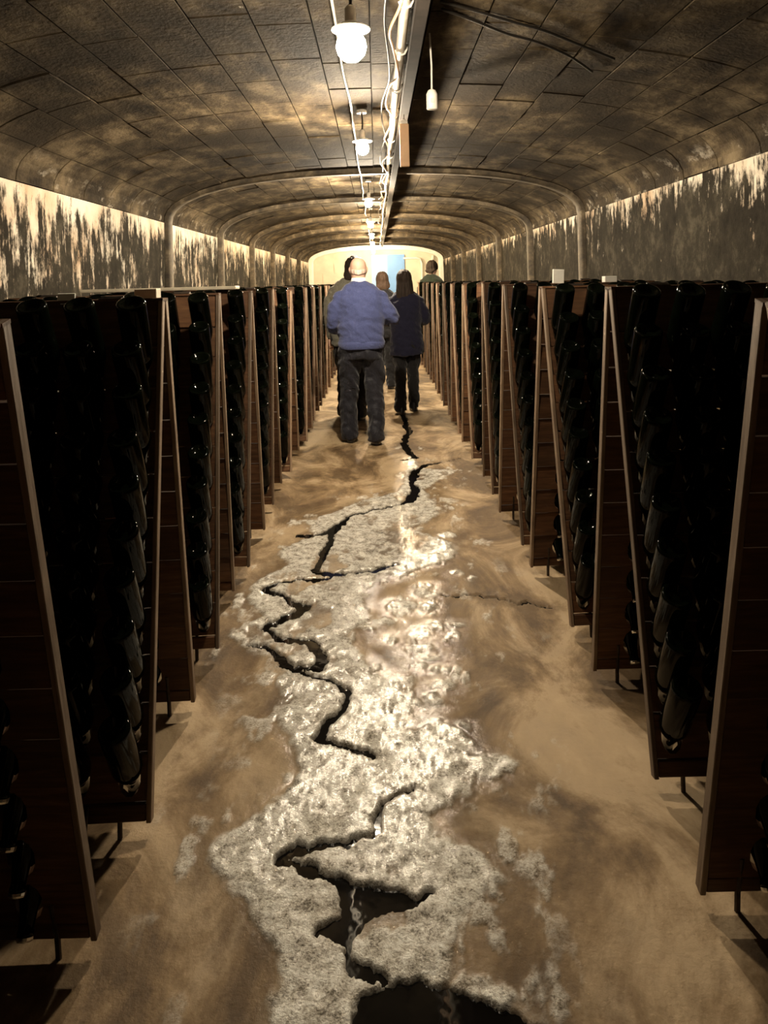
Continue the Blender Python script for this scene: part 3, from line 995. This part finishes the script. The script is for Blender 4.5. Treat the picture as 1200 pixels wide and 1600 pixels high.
# cable tray with a dark body, and the pale conduit strapped to it
tray = empty('cable_tray', (0.215, 0, 0)); zt = ceil_z(0.2)
tag(tray, 'dark metal cable tray running along the crown of the vault', 'cable tray')
MB().box((0, 11, zt - 0.13), (0.05, 26, 0.004)).box((-0.025, 11, zt - 0.105), (0.004, 26, 0.055)).box((0.025, 11, zt - 0.105), (0.004, 26, 0.055)).build('channel', DARK_METAL, tray)
for k in range(18):
    MB().box((0, -1 + k * 1.4, zt - 0.065), (0.012, 0.02, 0.13)).build('hanger', DARK_METAL, tray)
cond = empty('conduit', (0.15, 0, 0)); zc = zt - 0.085
tag(cond, 'pale conduit pipe running under the vault beside the bulbs', 'pipe')
rr = random.Random(9)
pts = [(rr.uniform(-0.006, 0.006), y, zc + rr.uniform(-0.006, 0.006)) for y in np.arange(-1.5, 7.6, 0.55)]
MB().tube(pts, 0.024, 10).build('pipe', PALE_PIPE, cond, True)
pts2 = [(rr.uniform(-0.012, 0.012), y, zc + 0.005 + rr.uniform(-0.012, 0.012)) for y in np.arange(7.4, 24.5, 0.6)]
MB().tube(pts2, 0.013, 8).build('pipe', PALE_PIPE, cond, True)
for y in (2.2, 3.1, 3.75, 4.5, 5.2, 6.1, 6.9):
    MB().tube([(-0.027, y, zc), (-0.02, y, zc - 0.02), (0, y, zc - 0.028), (0.02, y, zc - 0.02), (0.03, y, zc), (0.036, y, zt - 0.06)], 0.005, 6).build('clip', WHITE_PL, cond)
def cable(name, pts, r, mat, label, cat='cable', n=8, sub=6):
    P = [Vector(p) for p in pts]
    out = []
    for i in range(len(P) - 1):
        p0, p1, p2, p3 = P[max(i - 1, 0)], P[i], P[i + 1], P[min(i + 2, len(P) - 1)]
        for k in range(sub):
            t = k / sub
            out.append(0.5 * ((2 * p1) + (p2 - p0) * t + (2 * p0 - 5 * p1 + 4 * p2 - p3) * t * t + (3 * p1 - p0 - 3 * p2 + p3) * t ** 3))
    out.append(P[-1])
    o = MB().tube(out, r, n).build(name, mat, None, True)
    return tag(o, label, cat)
cable('supply_cable', [(-0.15 + rr.uniform(-0.012, 0.012), y, ceil_z(0.15) - 0.035 + rr.uniform(-0.03, 0.01)) for y in np.arange(1.5, 24, 0.7)], 0.0075, WHITE_PL, 'thin pale cable sagging along the vault left of the bulbs')
cable('loose_cable', [(0.118 + 0.03 * math.sin(y * 5), y, zc - 0.015 + 0.022 * math.sin(y * 7.3)) for y in np.arange(2.0, 12, 0.35)], 0.007, PEACH, 'thin tan cable twisting around the pale conduit')
cable('bundled_cable', [(0.085 + 0.02 * math.sin(y * 3.3), y, zc + 0.03 + 0.02 * math.sin(y * 4.1)) for y in np.arange(1.5, 16, 0.4)], 0.006, BLACK_CABLE, 'thin black cable running between the bulbs and the conduit')
# shadow lines across the vault, put in as thin black tubes under the tiles
def hug(pxs, d0, off):
    out = []
    for (px, py) in pxs:
        wx, wz = ray(px, py)
        lo, hi = 0.5, 20.0
        for _ in range(40):
            d = (lo + hi) / 2
            x = wx * d
            inside = abs(x) < HALF_W and CAMH + wz * d < ceil_z(x) - off
            lo, hi = (d, hi) if inside else (lo, d)
        out.append((wx * lo, lo, CAMH + wz * lo))
    return out
cable('vault_shadow_line', hug([(688, 2), (740, 16), (800, 34), (850, 48), (905, 70), (960, 92)], 4, 0.02), 0.007, BLACK_CABLE, 'black shadow line crossing the vault to the right, upper of two')
cable('vault_shadow_line', hug([(690, 14), (740, 32), (790, 52), (840, 66), (890, 88), (925, 112)], 4, 0.02), 0.007, BLACK_CABLE, 'black shadow line crossing the vault to the right, lower of two')

# hanging pull switch
p = at_depth(675, 155, 3.75)
sw = empty('pull_switch', p)
tag(sw, 'white pull switch hanging on a thin cord right of the conduit', 'switch')
sb = MB().loft([(0, 0, -0.052, 0.025, 0.017), (0, 0, -0.048, 0.028, 0.02), (0, 0, 0.025, 0.028, 0.02), (0, 0, 0.044, 0.019, 0.015), (0, 0, 0.05, 0.006, 0.006)], 16).build('switch_body', WHITE_PL, sw, True)
MB().box((0, -0.02, -0.01), (0.018, 0.006, 0.022)).build('button', PALE_PIPE, sb)
zz = ceil_z(p.x) - p.z
MB().tube([(0, 0, 0.048), (0.002, 0, zz * 0.5), (-0.004, 0, zz)], 0.0045, 6).build('cord', WHITE_PL, sw)
# peach panel
p = at_depth(632, 226, 5.0)
hp = empty('hanging_panel', p)
tag(hp, 'narrow peach panel with a white top hanging beside the conduit', 'sign')
MB().box((0, 0, -0.005), (0.062, 0.03, 0.285)).build('panel', PEACH, hp, bevel=0.004)
MB().box((0, 0, 0.148), (0.05, 0.026, 0.022)).box((0.0, 0, 0.164), (0.022, 0.016, 0.012)).build('end_cap', WHITE_PL, hp, bevel=0.003)
zz = ceil_z(p.x) - p.z
MB().tube([(0, 0, 0.165), (0, 0, zz)], 0.003, 6).build('hanger', IRON, hp)

# pipes on the right of the end wall
pp = empty('wall_pipe', (1.40, 25.85, 0)); tag(pp, 'white pipe bending over beside the blue door on the end wall', 'pipe')
MB().tube([(-0.45, 0, 2.28), (0.0, 0, 2.28), (0.12, 0, 2.24), (0.18, 0, 2.1), (0.18, 0, 0.0)], 0.035, 10).build('pipe', WHITE_RIM, pp, True)
pp = empty('wall_pipe', (1.95, 25.85, 0)); tag(pp, 'white upright pipe right of the bent pipe on the end wall', 'pipe')
MB().tube([(0.02, 0, 2.36), (0.0, 0, 2.2), (0.0, 0, 0.0)], 0.05, 10).build('pipe', WHITE_RIM, pp, True)

# cards and boards on the racks ---------------------------------------------
def rack_top(side, n, along, dz=0.0):
    r = RACKS[(side, n)]
    return r.matrix_basis @ Vector((along, 0, Z_FOOT + 1.44 * 0.978 + 0.012 + dz))
bd = MB().box((0, 0, 0), (0.85, 0.13, 0.018)).build('shelf_board', PALE_WOOD, None, bevel=0.003)
q = rack_top('left', 3, -0.06, 0.016); bd.location = q
tag(bd, 'pale board lying flat on top of a left rack', 'board')
def card(name, loc, size, mat, label, rot=(0, 0, 0)):
    o = MB().box((0, 0, size[2] / 2), size).build(name, mat, None, bevel=0.0015)
    o.location = loc; o.rotation_euler = rot
    return tag(o, label, 'card')
q = rack_top('left', 1, 0.15)
card('paper_card', (q.x, q.y - 0.03, q.z - 0.018), (0.055, 0.004, 0.036), PAPER, 'small white card on the nearest bottle-fronted left rack top', (-0.2, 0, 0))
q = rack_top('left', 1, 0.42)
card('paper_card', (q.x - 0.05, q.y + 0.06, q.z - 0.005), (0.07, 0.05, 0.03), PALE_WOOD, 'small cream block between bottle bases on a left rack top')
q = rack_top('right', 2, -0.36)
card('paper_card', (q.x - 0.0, q.y, q.z), (0.052, 0.012, 0.065), PAPER, 'upright white card standing on a right rack top', (0, 0.05, 0.1))
q = rack_top('right', 2, -0.12)
card('paper_card', (q.x, q.y, q.z), (0.06, 0.03, 0.028), PAPER, 'folded white paper lying on a right rack top', (0, 0, 0.2))
# hooked wire between the two near left racks
f1 = on_floor(240, 1290, Z_FOOT)
hx = f1[0] - 0.20
o = MB().tube([(hx - 0.03, f1[1] + 0.0, 0.115), (hx - 0.03, f1[1] - 0.03, 0.04), (hx - 0.005, f1[1] - 0.04, 0.018), (hx + 0.025, f1[1] - 0.03, 0.03), (hx + 0.03, f1[1] - 0.02, 0.12)], 0.005, 8).build('wire_hook', IRON, None, True)
tag(o, 'bent iron wire hook at the foot of a left rack', 'hook')

# ------------------------------------------------------------------ people
SKIN = plain('skin', (0.62, 0.40, 0.30), 0.55, 0, 0.08, 14)
def remesh(mb, name, mat, parent, voxel=0.012, it=6, fac=0.5):
    me = mb.mesh(name)
    o = bpy.data.objects.new('tmp', me); COL.objects.link(o)
    m = o.modifiers.new('r', 'REMESH'); m.mode = 'VOXEL'; m.voxel_size = voxel
    s = o.modifiers.new('s', 'SMOOTH'); s.iterations = it; s.factor = fac
    dg = bpy.context.evaluated_depsgraph_get()
    nm = bpy.data.meshes.new_from_object(o.evaluated_get(dg))
    bpy.data.objects.remove(o); bpy.data.meshes.remove(me)
    nm.name = name
    nm.polygons.foreach_set('use_smooth', [True] * len(nm.polygons))
    nm.materials.clear(); nm.materials.append(mat)
    return link(name, nm, parent)
def ruffle(o, amp, fx, fz, seed):
    """cloth folds: push the vertices along their normals with a stretched noise"""
    me = o.data
    n = len(me.vertices)
    co = np.empty(n * 3); me.vertices.foreach_get('co', co); co = co.reshape(-1, 3)
    no = np.empty(n * 3); me.vertices.foreach_get('normal', no); no = no.reshape(-1, 3)
    a = fbm(co[:, 0] * fx + co[:, 2] * fz * 0.5 + 50, co[:, 2] * fz + co[:, 1] * fx * 0.7 + 50, seed, 3) - 0.5
    co = co + no * (a * amp)[:, None]
    me.vertices.foreach_set('co', co.ravel()); me.update()
def limb(mb, pts, rs):
    """tube through joints with rounded ends, subdivided for a smooth taper"""
    P = [Vector(p) for p in pts]
    out, rad = [], []
    for i in range(len(P) - 1):
        p0, p1, p2, p3 = P[max(i - 1, 0)], P[i], P[i + 1], P[min(i + 2, len(P) - 1)]
        for k in range(4):
            t = k / 4
            out.append(0.5 * ((2 * p1) + (p2 - p0) * t + (2 * p0 - 5 * p1 + 4 * p2 - p3) * t * t + (3 * p1 - p0 - 3 * p2 + p3) * t ** 3))
            rad.append(rs[i] + (rs[i + 1] - rs[i]) * t)
    out.append(P[-1]); rad.append(rs[-1])
    mb.tube(out, rad, 14)
    mb.ball(P[0], rs[0]); mb.ball(P[-1], rs[-1])
def hand(mb, wrist, direction, inward):
    """palm, four unequal bent fingers and a thumb leaving the palm's side"""
    w, d = Vector(wrist), Vector(direction).normalized()
    side = Vector(inward); side = (side - d * side.dot(d)).normalized()
    curl = d.cross(side)
    if curl.y < 0: curl = -curl
    palm = w + d * 0.05
    for k in range(5):
        mb.ball(w + d * (0.015 + 0.018 * k), (0.026, 0.026, 0.026), 10)
        mb.ball(w + d * (0.03 + 0.015 * k) + side * 0.018, 0.019, 10)
        mb.ball(w + d * (0.03 + 0.015 * k) - side * 0.018, 0.019, 10)
    for k, (o, L) in enumerate(((0.031, 0.066), (0.011, 0.076), (-0.010, 0.070), (-0.030, 0.055))):
        b = w + d * 0.09 + side * o
        mb.tube([b, b + d * L * 0.45 + curl * 0.006, b + d * L * 0.75 + curl * 0.02, b + d * L * 0.9 + curl * 0.036], [0.0095, 0.009, 0.0085, 0.007], 8)
    b = w + d * 0.035 + side * 0.032
    mb.tube([b, b + d * 0.03 + side * 0.022, b + d * 0.06 + side * 0.026 + curl * 0.008], [0.012, 0.0105, 0.008], 8)

def person(name, label, loc, yaw, H, p):
    """faces +y; every measure is for a 1.72 m figure and scaled by H / 1.72"""
    root = empty(name, loc, yaw)
    k = H / 1.72
    root.scale = (k, k, k)
    tag(root, label, 'person')
    g = p['girth']; sh = p['shoulder']; hx = p.get('lean', 0.0)
    legs, arms = p['legs'], p['arms']
    # ---- body: one continuous figure
    b = MB()
    hz = 1.605
    hdx, hdy = p.get('head', (0.0, 0.03))
    b.loft([(hdx, hdy - 0.005, 1.50, 0.045, 0.05), (hdx, hdy + 0.0, 1.515, 0.060, 0.075), (hdx, hdy + 0.005, 1.54, 0.069, 0.088), (hdx, hdy, 1.575, 0.075, 0.095), (hdx, hdy - 0.004, 1.61, 0.078, 0.099),
            (hdx, hdy - 0.006, 1.645, 0.077, 0.098), (hdx, hdy - 0.008, 1.675, 0.068, 0.086), (hdx, hdy - 0.008, 1.70, 0.049, 0.062), (hdx, hdy - 0.008, 1.716, 0.022, 0.028)], 22)
    b.loft([(hdx * 0.4, 0.0, 1.40, 0.075, 0.07), (hdx * 0.7, 0.005, 1.46, 0.060, 0.06), (hdx, hdy * 0.6, 1.56, 0.056, 0.058)], 16)
    b.loft([(hdx, hdy + 0.098, 1.575, 0.016, 0.010), (hdx, hdy + 0.100, 1.582, 0.018, 0.022), (hdx, hdy + 0.098, 1.60, 0.012, 0.012), (hdx, hdy + 0.09, 1.63, 0.008, 0.008)], 10)   # nose
    b.ball((hdx, hdy + 0.082, 1.543), (0.026, 0.012, 0.007)); b.ball((hdx, hdy + 0.08, 1.53), (0.022, 0.012, 0.006))      # lips
    b.ball((hdx, hdy + 0.076, 1.510), (0.024, 0.018, 0.016))                                                                # chin
    for s in (-1, 1):
        b.ball((hdx + s * 0.079, hdy - 0.006, 1.597), (0.009, 0.018, 0.031)); b.ball((hdx + s * 0.085, hdy - 0.016, 1.605), (0.007, 0.010, 0.020))   # ears
        b.ball((hdx + s * 0.032, hdy + 0.084, 1.632), (0.022, 0.012, 0.008))                                                # brow
    b.loft([(0, 0, 0.86, 0.15 * g, 0.11 * g), (0, 0, 1.0, 0.14 * g, 0.10 * g), (0, 0, 1.2, 0.15 * g, 0.11 * g), (0, -0.01, 1.36, 0.16, 0.10), (0, -0.01, 1.43, 0.11, 0.07), (0, 0, 1.46, 0.06, 0.05)], 22)
    for i, s in enumerate((-1, 1)):
        hip, knee, ank = legs[i]
        limb(b, [hip, knee, ank], [0.085, 0.055, 0.04])
        b.ball((ank[0], ank[1] + 0.06, 0.045), (0.04, 0.11, 0.035))
        shd, elb, wri = arms[i]
        limb(b, [shd, elb, wri], [0.05, 0.038, 0.027])
        hand(b, wri, Vector(wri) - Vector(elb), (-s, 0.3, 0.2))
    body = remesh(b, 'body', p.get('skin', SKIN), root, 0.0075, 3)
    eye = plain('eye_white', (0.7, 0.68, 0.64), 0.2, 0, 0.02, 5)
    for s in (-1, 1):
        MB().ball((hdx + s * 0.031, hdy + 0.082, 1.612), (0.013, 0.010, 0.009)).build('eye', eye, body, True)
    # ---- trousers
    t = MB()
    gw = p.get('hip', 0.175)
    t.loft([(0, -0.01, 0.78, gw * 0.96, 0.132), (0, -0.012, 0.86, gw * 0.97, 0.135), (0, -0.005, 0.95, gw * 0.86, 0.115), (0, 0, 1.0, gw * 0.74, 0.10)], 24)
    lw = p.get('leg', 1.0)
    for i in range(2):
        hip, knee, ank = legs[i]
        limb(t, [(hip[0], hip[1] - 0.005, hip[2]), knee, (ank[0], ank[1] + 0.0, ank[2] - 0.005)], [0.108 * lw, 0.088 * lw, p.get('hem', 0.074)])
        t.loft([(ank[0], ank[1] + 0.005, 0.03, p.get('hem', 0.074), p.get('hem', 0.074) * 1.15), (ank[0], ank[1], 0.12, p.get('hem', 0.074), p.get('hem', 0.074) * 1.1), (ank[0], ank[1], 0.2, p.get('hem', 0.074) * 0.9, p.get('hem', 0.074))], 16)
    tr = remesh(t, 'trousers', p['trousers'], root, 0.011, 5)
    ruffle(tr, 0.050, 9, 6, 31); ruffle(tr, 0.030, 16, 16, 32)
    # ---- top
    t = MB()
    z0 = p.get('top_hem', 0.86)
    flare = p.get('flare', 1.0)
    t.loft([(0, -0.012, z0, 0.20 * g * flare, 0.145 * g * flare), (0, -0.012, z0 + 0.04, 0.205 * g * flare, 0.15 * g * flare), (0, -0.01, max(1.02, z0 + 0.08), 0.208 * g, 0.15 * g), (0, -0.012, 1.16, 0.212 * g, 0.15 * g), (0, -0.015, 1.28, sh * 0.95, 0.138),
            (0, -0.015, 1.36, sh * 0.97, 0.118), (0, -0.012, 1.405, sh * 0.86, 0.10), (0, -0.01, 1.44, sh * 0.62, 0.085), (0, -0.005, 1.475, sh * 0.40, 0.074), (0, 0, 1.497, 0.078, 0.070)], 26)
    for i in range(2):
        shd, elb, wri = arms[i]
        limb(t, [shd, elb, Vector(wri) + (Vector(elb) - Vector(wri)) * 0.06], [0.070, 0.062, 0.048])
    tp = remesh(t, p['top_name'], p['top'], root, 0.011, 5)
    ruffle(tp, 0.040, 7, 8, 33); ruffle(tp, 0.020, 14, 22, 34)
    if p.get('rib'):
        rb = MB().loft([(0, -0.012, z0 - 0.018, 0.196 * g, 0.142 * g), (0, -0.012, z0 - 0.008, 0.205 * g, 0.151 * g), (0, -0.012, z0 + 0.045, 0.208 * g, 0.154 * g), (0, -0.012, z0 + 0.055, 0.200 * g, 0.148 * g)], 40).build('hem_rib', p['top'], tp, True)
        ruffle(rb, 0.012, 9, 9, 35)
    if p.get('collar'):
        MB().loft([(hdx * 0.7, 0.0, 1.462, 0.080, 0.078), (hdx * 0.7, 0.004, 1.49, 0.075, 0.075), (hdx * 0.8, 0.01, 1.525, 0.067, 0.070), (hdx * 0.8, 0.01, 1.527, 0.060, 0.062)], 26).build('shirt_collar', p['collar'], root, True)
    # ---- shoes
    for i in range(2):
        ank = legs[i][2]
        x, y = ank[0], ank[1]
        s = MB().loft([(x, y + 0.055, 0.0, 0.046, 0.135), (x, y + 0.055, 0.025, 0.050, 0.140), (x, y + 0.05, 0.05, 0.047, 0.128), (x, y + 0.02, 0.08, 0.044, 0.085), (x, y, 0.11, 0.046, 0.060)], 20)
        sh_o = remesh(s, 'shoe', p['shoe'], root, 0.008, 3)
        MB().loft([(x, y + 0.055, 0.0, 0.050, 0.138), (x, y + 0.055, 0.016, 0.051, 0.140)], 24).build('sole', p['shoe'], sh_o)
    # ---- hair
    hr = p['hair']
    h = MB()
    if hr == 'fringe':
        for i in range(17):
            a = math.pi * (1.0 + i / 16.0)
            cx, cy = hdx + 0.070 * math.cos(a), hdy - 0.004 + 0.090 * math.sin(a)
            h.ball((cx, cy, 1.575 + 0.016 * abs(math.cos(a))), (0.013, 0.011, 0.030), 8)
        remesh(h, 'hair', p['hair_mat'], root, 0.007, 3)
    else:
        z_low = {'long': 1.34, 'mid': 1.47, 'short': 1.54}[hr]
        h.loft([(hdx, hdy - 0.012, 1.57, 0.092, 0.108), (hdx, hdy - 0.014, 1.62, 0.097, 0.114), (hdx, hdy - 0.014, 1.67, 0.088, 0.104), (hdx, hdy - 0.012, 1.71, 0.062, 0.075), (hdx, hdy - 0.01, 1.735, 0.025, 0.03)], 22)
        h.loft([(hdx, hdy - 0.095, z_low - 0.03, 0.06, 0.02), (hdx, hdy - 0.098, z_low + 0.02, 0.10, 0.03), (hdx, hdy - 0.085, (z_low + 1.57) / 2, 0.108, 0.045), (hdx, hdy - 0.05, 1.57, 0.098, 0.07), (hdx, hdy - 0.03, 1.62, 0.092, 0.08)], 22)
        ho = remesh(h, 'hair', p['hair_mat'], root, 0.009, 3)
        ruffle(ho, 0.02, 40, 4, 36)
    return root

def stance(dx=0.10, ly=0.0, ry=0.0):
    return [((-0.085, 0, 0.86), (-dx * 0.95, ly * 0.4 + 0.02, 0.48), (-dx, ly, 0.09)), ((0.085, 0, 0.86), (dx * 0.95, ry * 0.4 + 0.02, 0.48), (dx, ry, 0.09))]

BLUE_KNIT = mat_cloth('blue_knit', (0.048, 0.060, 0.150), 220, 0.35, 0.95, 0.4)
NAVY_TROUSER = mat_cloth('navy_trousers', (0.007, 0.007, 0.012), 300, 0.2, 0.6, 0.6)
WHITE_SHIRT = mat_cloth('white_shirt', (0.80, 0.80, 0.82), 300, 0.05, 0.8, 0.2)
GREY_COAT = mat_cloth('grey_jacket', (0.14, 0.135, 0.105), 200, 0.25, 0.9, 0.4)
NAVY_COAT = mat_cloth('navy_coat', (0.004, 0.004, 0.016), 250, 0.25, 0.85, 0.4)
BLACK_CLOTH = mat_cloth('black_trousers', (0.005, 0.0045, 0.005), 250, 0.2, 0.8, 0.4)
GREEN_COAT = mat_cloth('dark_green_coat', (0.008, 0.013, 0.007), 200, 0.25, 0.9, 0.4)
BLACK_SHOE = plain('black_shoe_leather', (0.012, 0.011, 0.011), 0.35, 0, 0.2, 20)
DARK_HAIR = mat_hair('dark_brown_hair', (0.020, 0.013, 0.009))
BROWN_HAIR = mat_hair('brown_hair', (0.045, 0.026, 0.015))
GREY_HAIR = mat_hair('white_grey_hair', (0.56, 0.42, 0.35))

def ground(px, py):
    x, y = on_floor(px, py); return (x, y, 0.0)
man = person('person', 'bald man in a blue jumper and dark trousers walking away, nearest the camera', (-0.155, 7.05, 0.0), 0.03, 1.735,
    dict(girth=1.06, shoulder=0.235, hip=0.205, leg=1.02, hem=0.080, legs=[((-0.10, 0, 0.86), (-0.125, 0.05, 0.48), (-0.125, 0.06, 0.09)), ((0.10, 0, 0.86), (0.115, 0.02, 0.48), (0.115, -0.06, 0.09))],
         arms=[((-0.19, -0.01, 1.335), (-0.275, 0.02, 1.09), (-0.20, 0.24, 1.02)), ((0.19, -0.01, 1.335), (0.305, 0.0, 1.14), (0.30, 0.24, 1.16))],
         top=BLUE_KNIT, top_name='jumper', top_hem=0.885, rib=True, collar=WHITE_SHIRT, trousers=NAVY_TROUSER, shoe=BLACK_SHOE, hair='fringe', hair_mat=GREY_HAIR, head=(-0.012, 0.03)))
relaxed = [((-0.165, -0.01, 1.335), (-0.235, 0.0, 1.11), (-0.225, 0.07, 0.86)), ((0.165, -0.01, 1.335), (0.235, 0.0, 1.11), (0.225, 0.07, 0.86))]
folded = [((-0.165, -0.01, 1.335), (-0.25, 0.03, 1.11), (-0.10, 0.22, 1.10)), ((0.165, -0.01, 1.335), (0.25, 0.03, 1.11), (0.10, 0.22, 1.12))]
person('person', 'person in a grey jacket with dark hair half hidden behind the man in blue', (-0.30, 8.3, 0.0), -0.1, 1.78,
    dict(girth=1.0, shoulder=0.225, legs=stance(0.09, 0.1, -0.05), arms=relaxed, top=GREY_COAT, top_name='jacket', top_hem=0.78, flare=1.03, trousers=BLACK_CLOTH, shoe=BLACK_SHOE, hair='mid', hair_mat=DARK_HAIR, head=(0.05, 0.03)))
person('person', 'woman with long dark hair in a navy coat and black trousers', (0.325, 8.55, 0.0), 0.05, 1.62,
    dict(girth=0.92, shoulder=0.205, hip=0.155, leg=0.85, hem=0.068, legs=stance(0.085, -0.03, 0.14), arms=folded, top=NAVY_COAT, top_name='coat', top_hem=0.70, flare=1.10, trousers=BLACK_CLOTH, shoe=BLACK_SHOE, hair='long', hair_mat=DARK_HAIR, head=(-0.01, 0.02)))
person('person', 'person with brown hair further ahead, seen between the man and the woman', (0.085, 10.6, 0.0), 0.1, 1.63,
    dict(girth=0.92, shoulder=0.205, legs=stance(0.09, 0.05, -0.05), arms=relaxed, top=BLACK_CLOTH, top_name='coat', top_hem=0.75, trousers=BLACK_CLOTH, shoe=BLACK_SHOE, hair='mid', hair_mat=BROWN_HAIR))
person('person', 'person in a dark green coat far back, above the right racks', (1.00, 13.55, 0.0), -0.6, 1.85,
    dict(girth=1.05, shoulder=0.235, legs=stance(0.10, 0.05, -0.05), arms=relaxed, top=GREEN_COAT, top_name='coat', top_hem=0.75, trousers=BLACK_CLOTH, shoe=BLACK_SHOE, hair='short', hair_mat=DARK_HAIR))
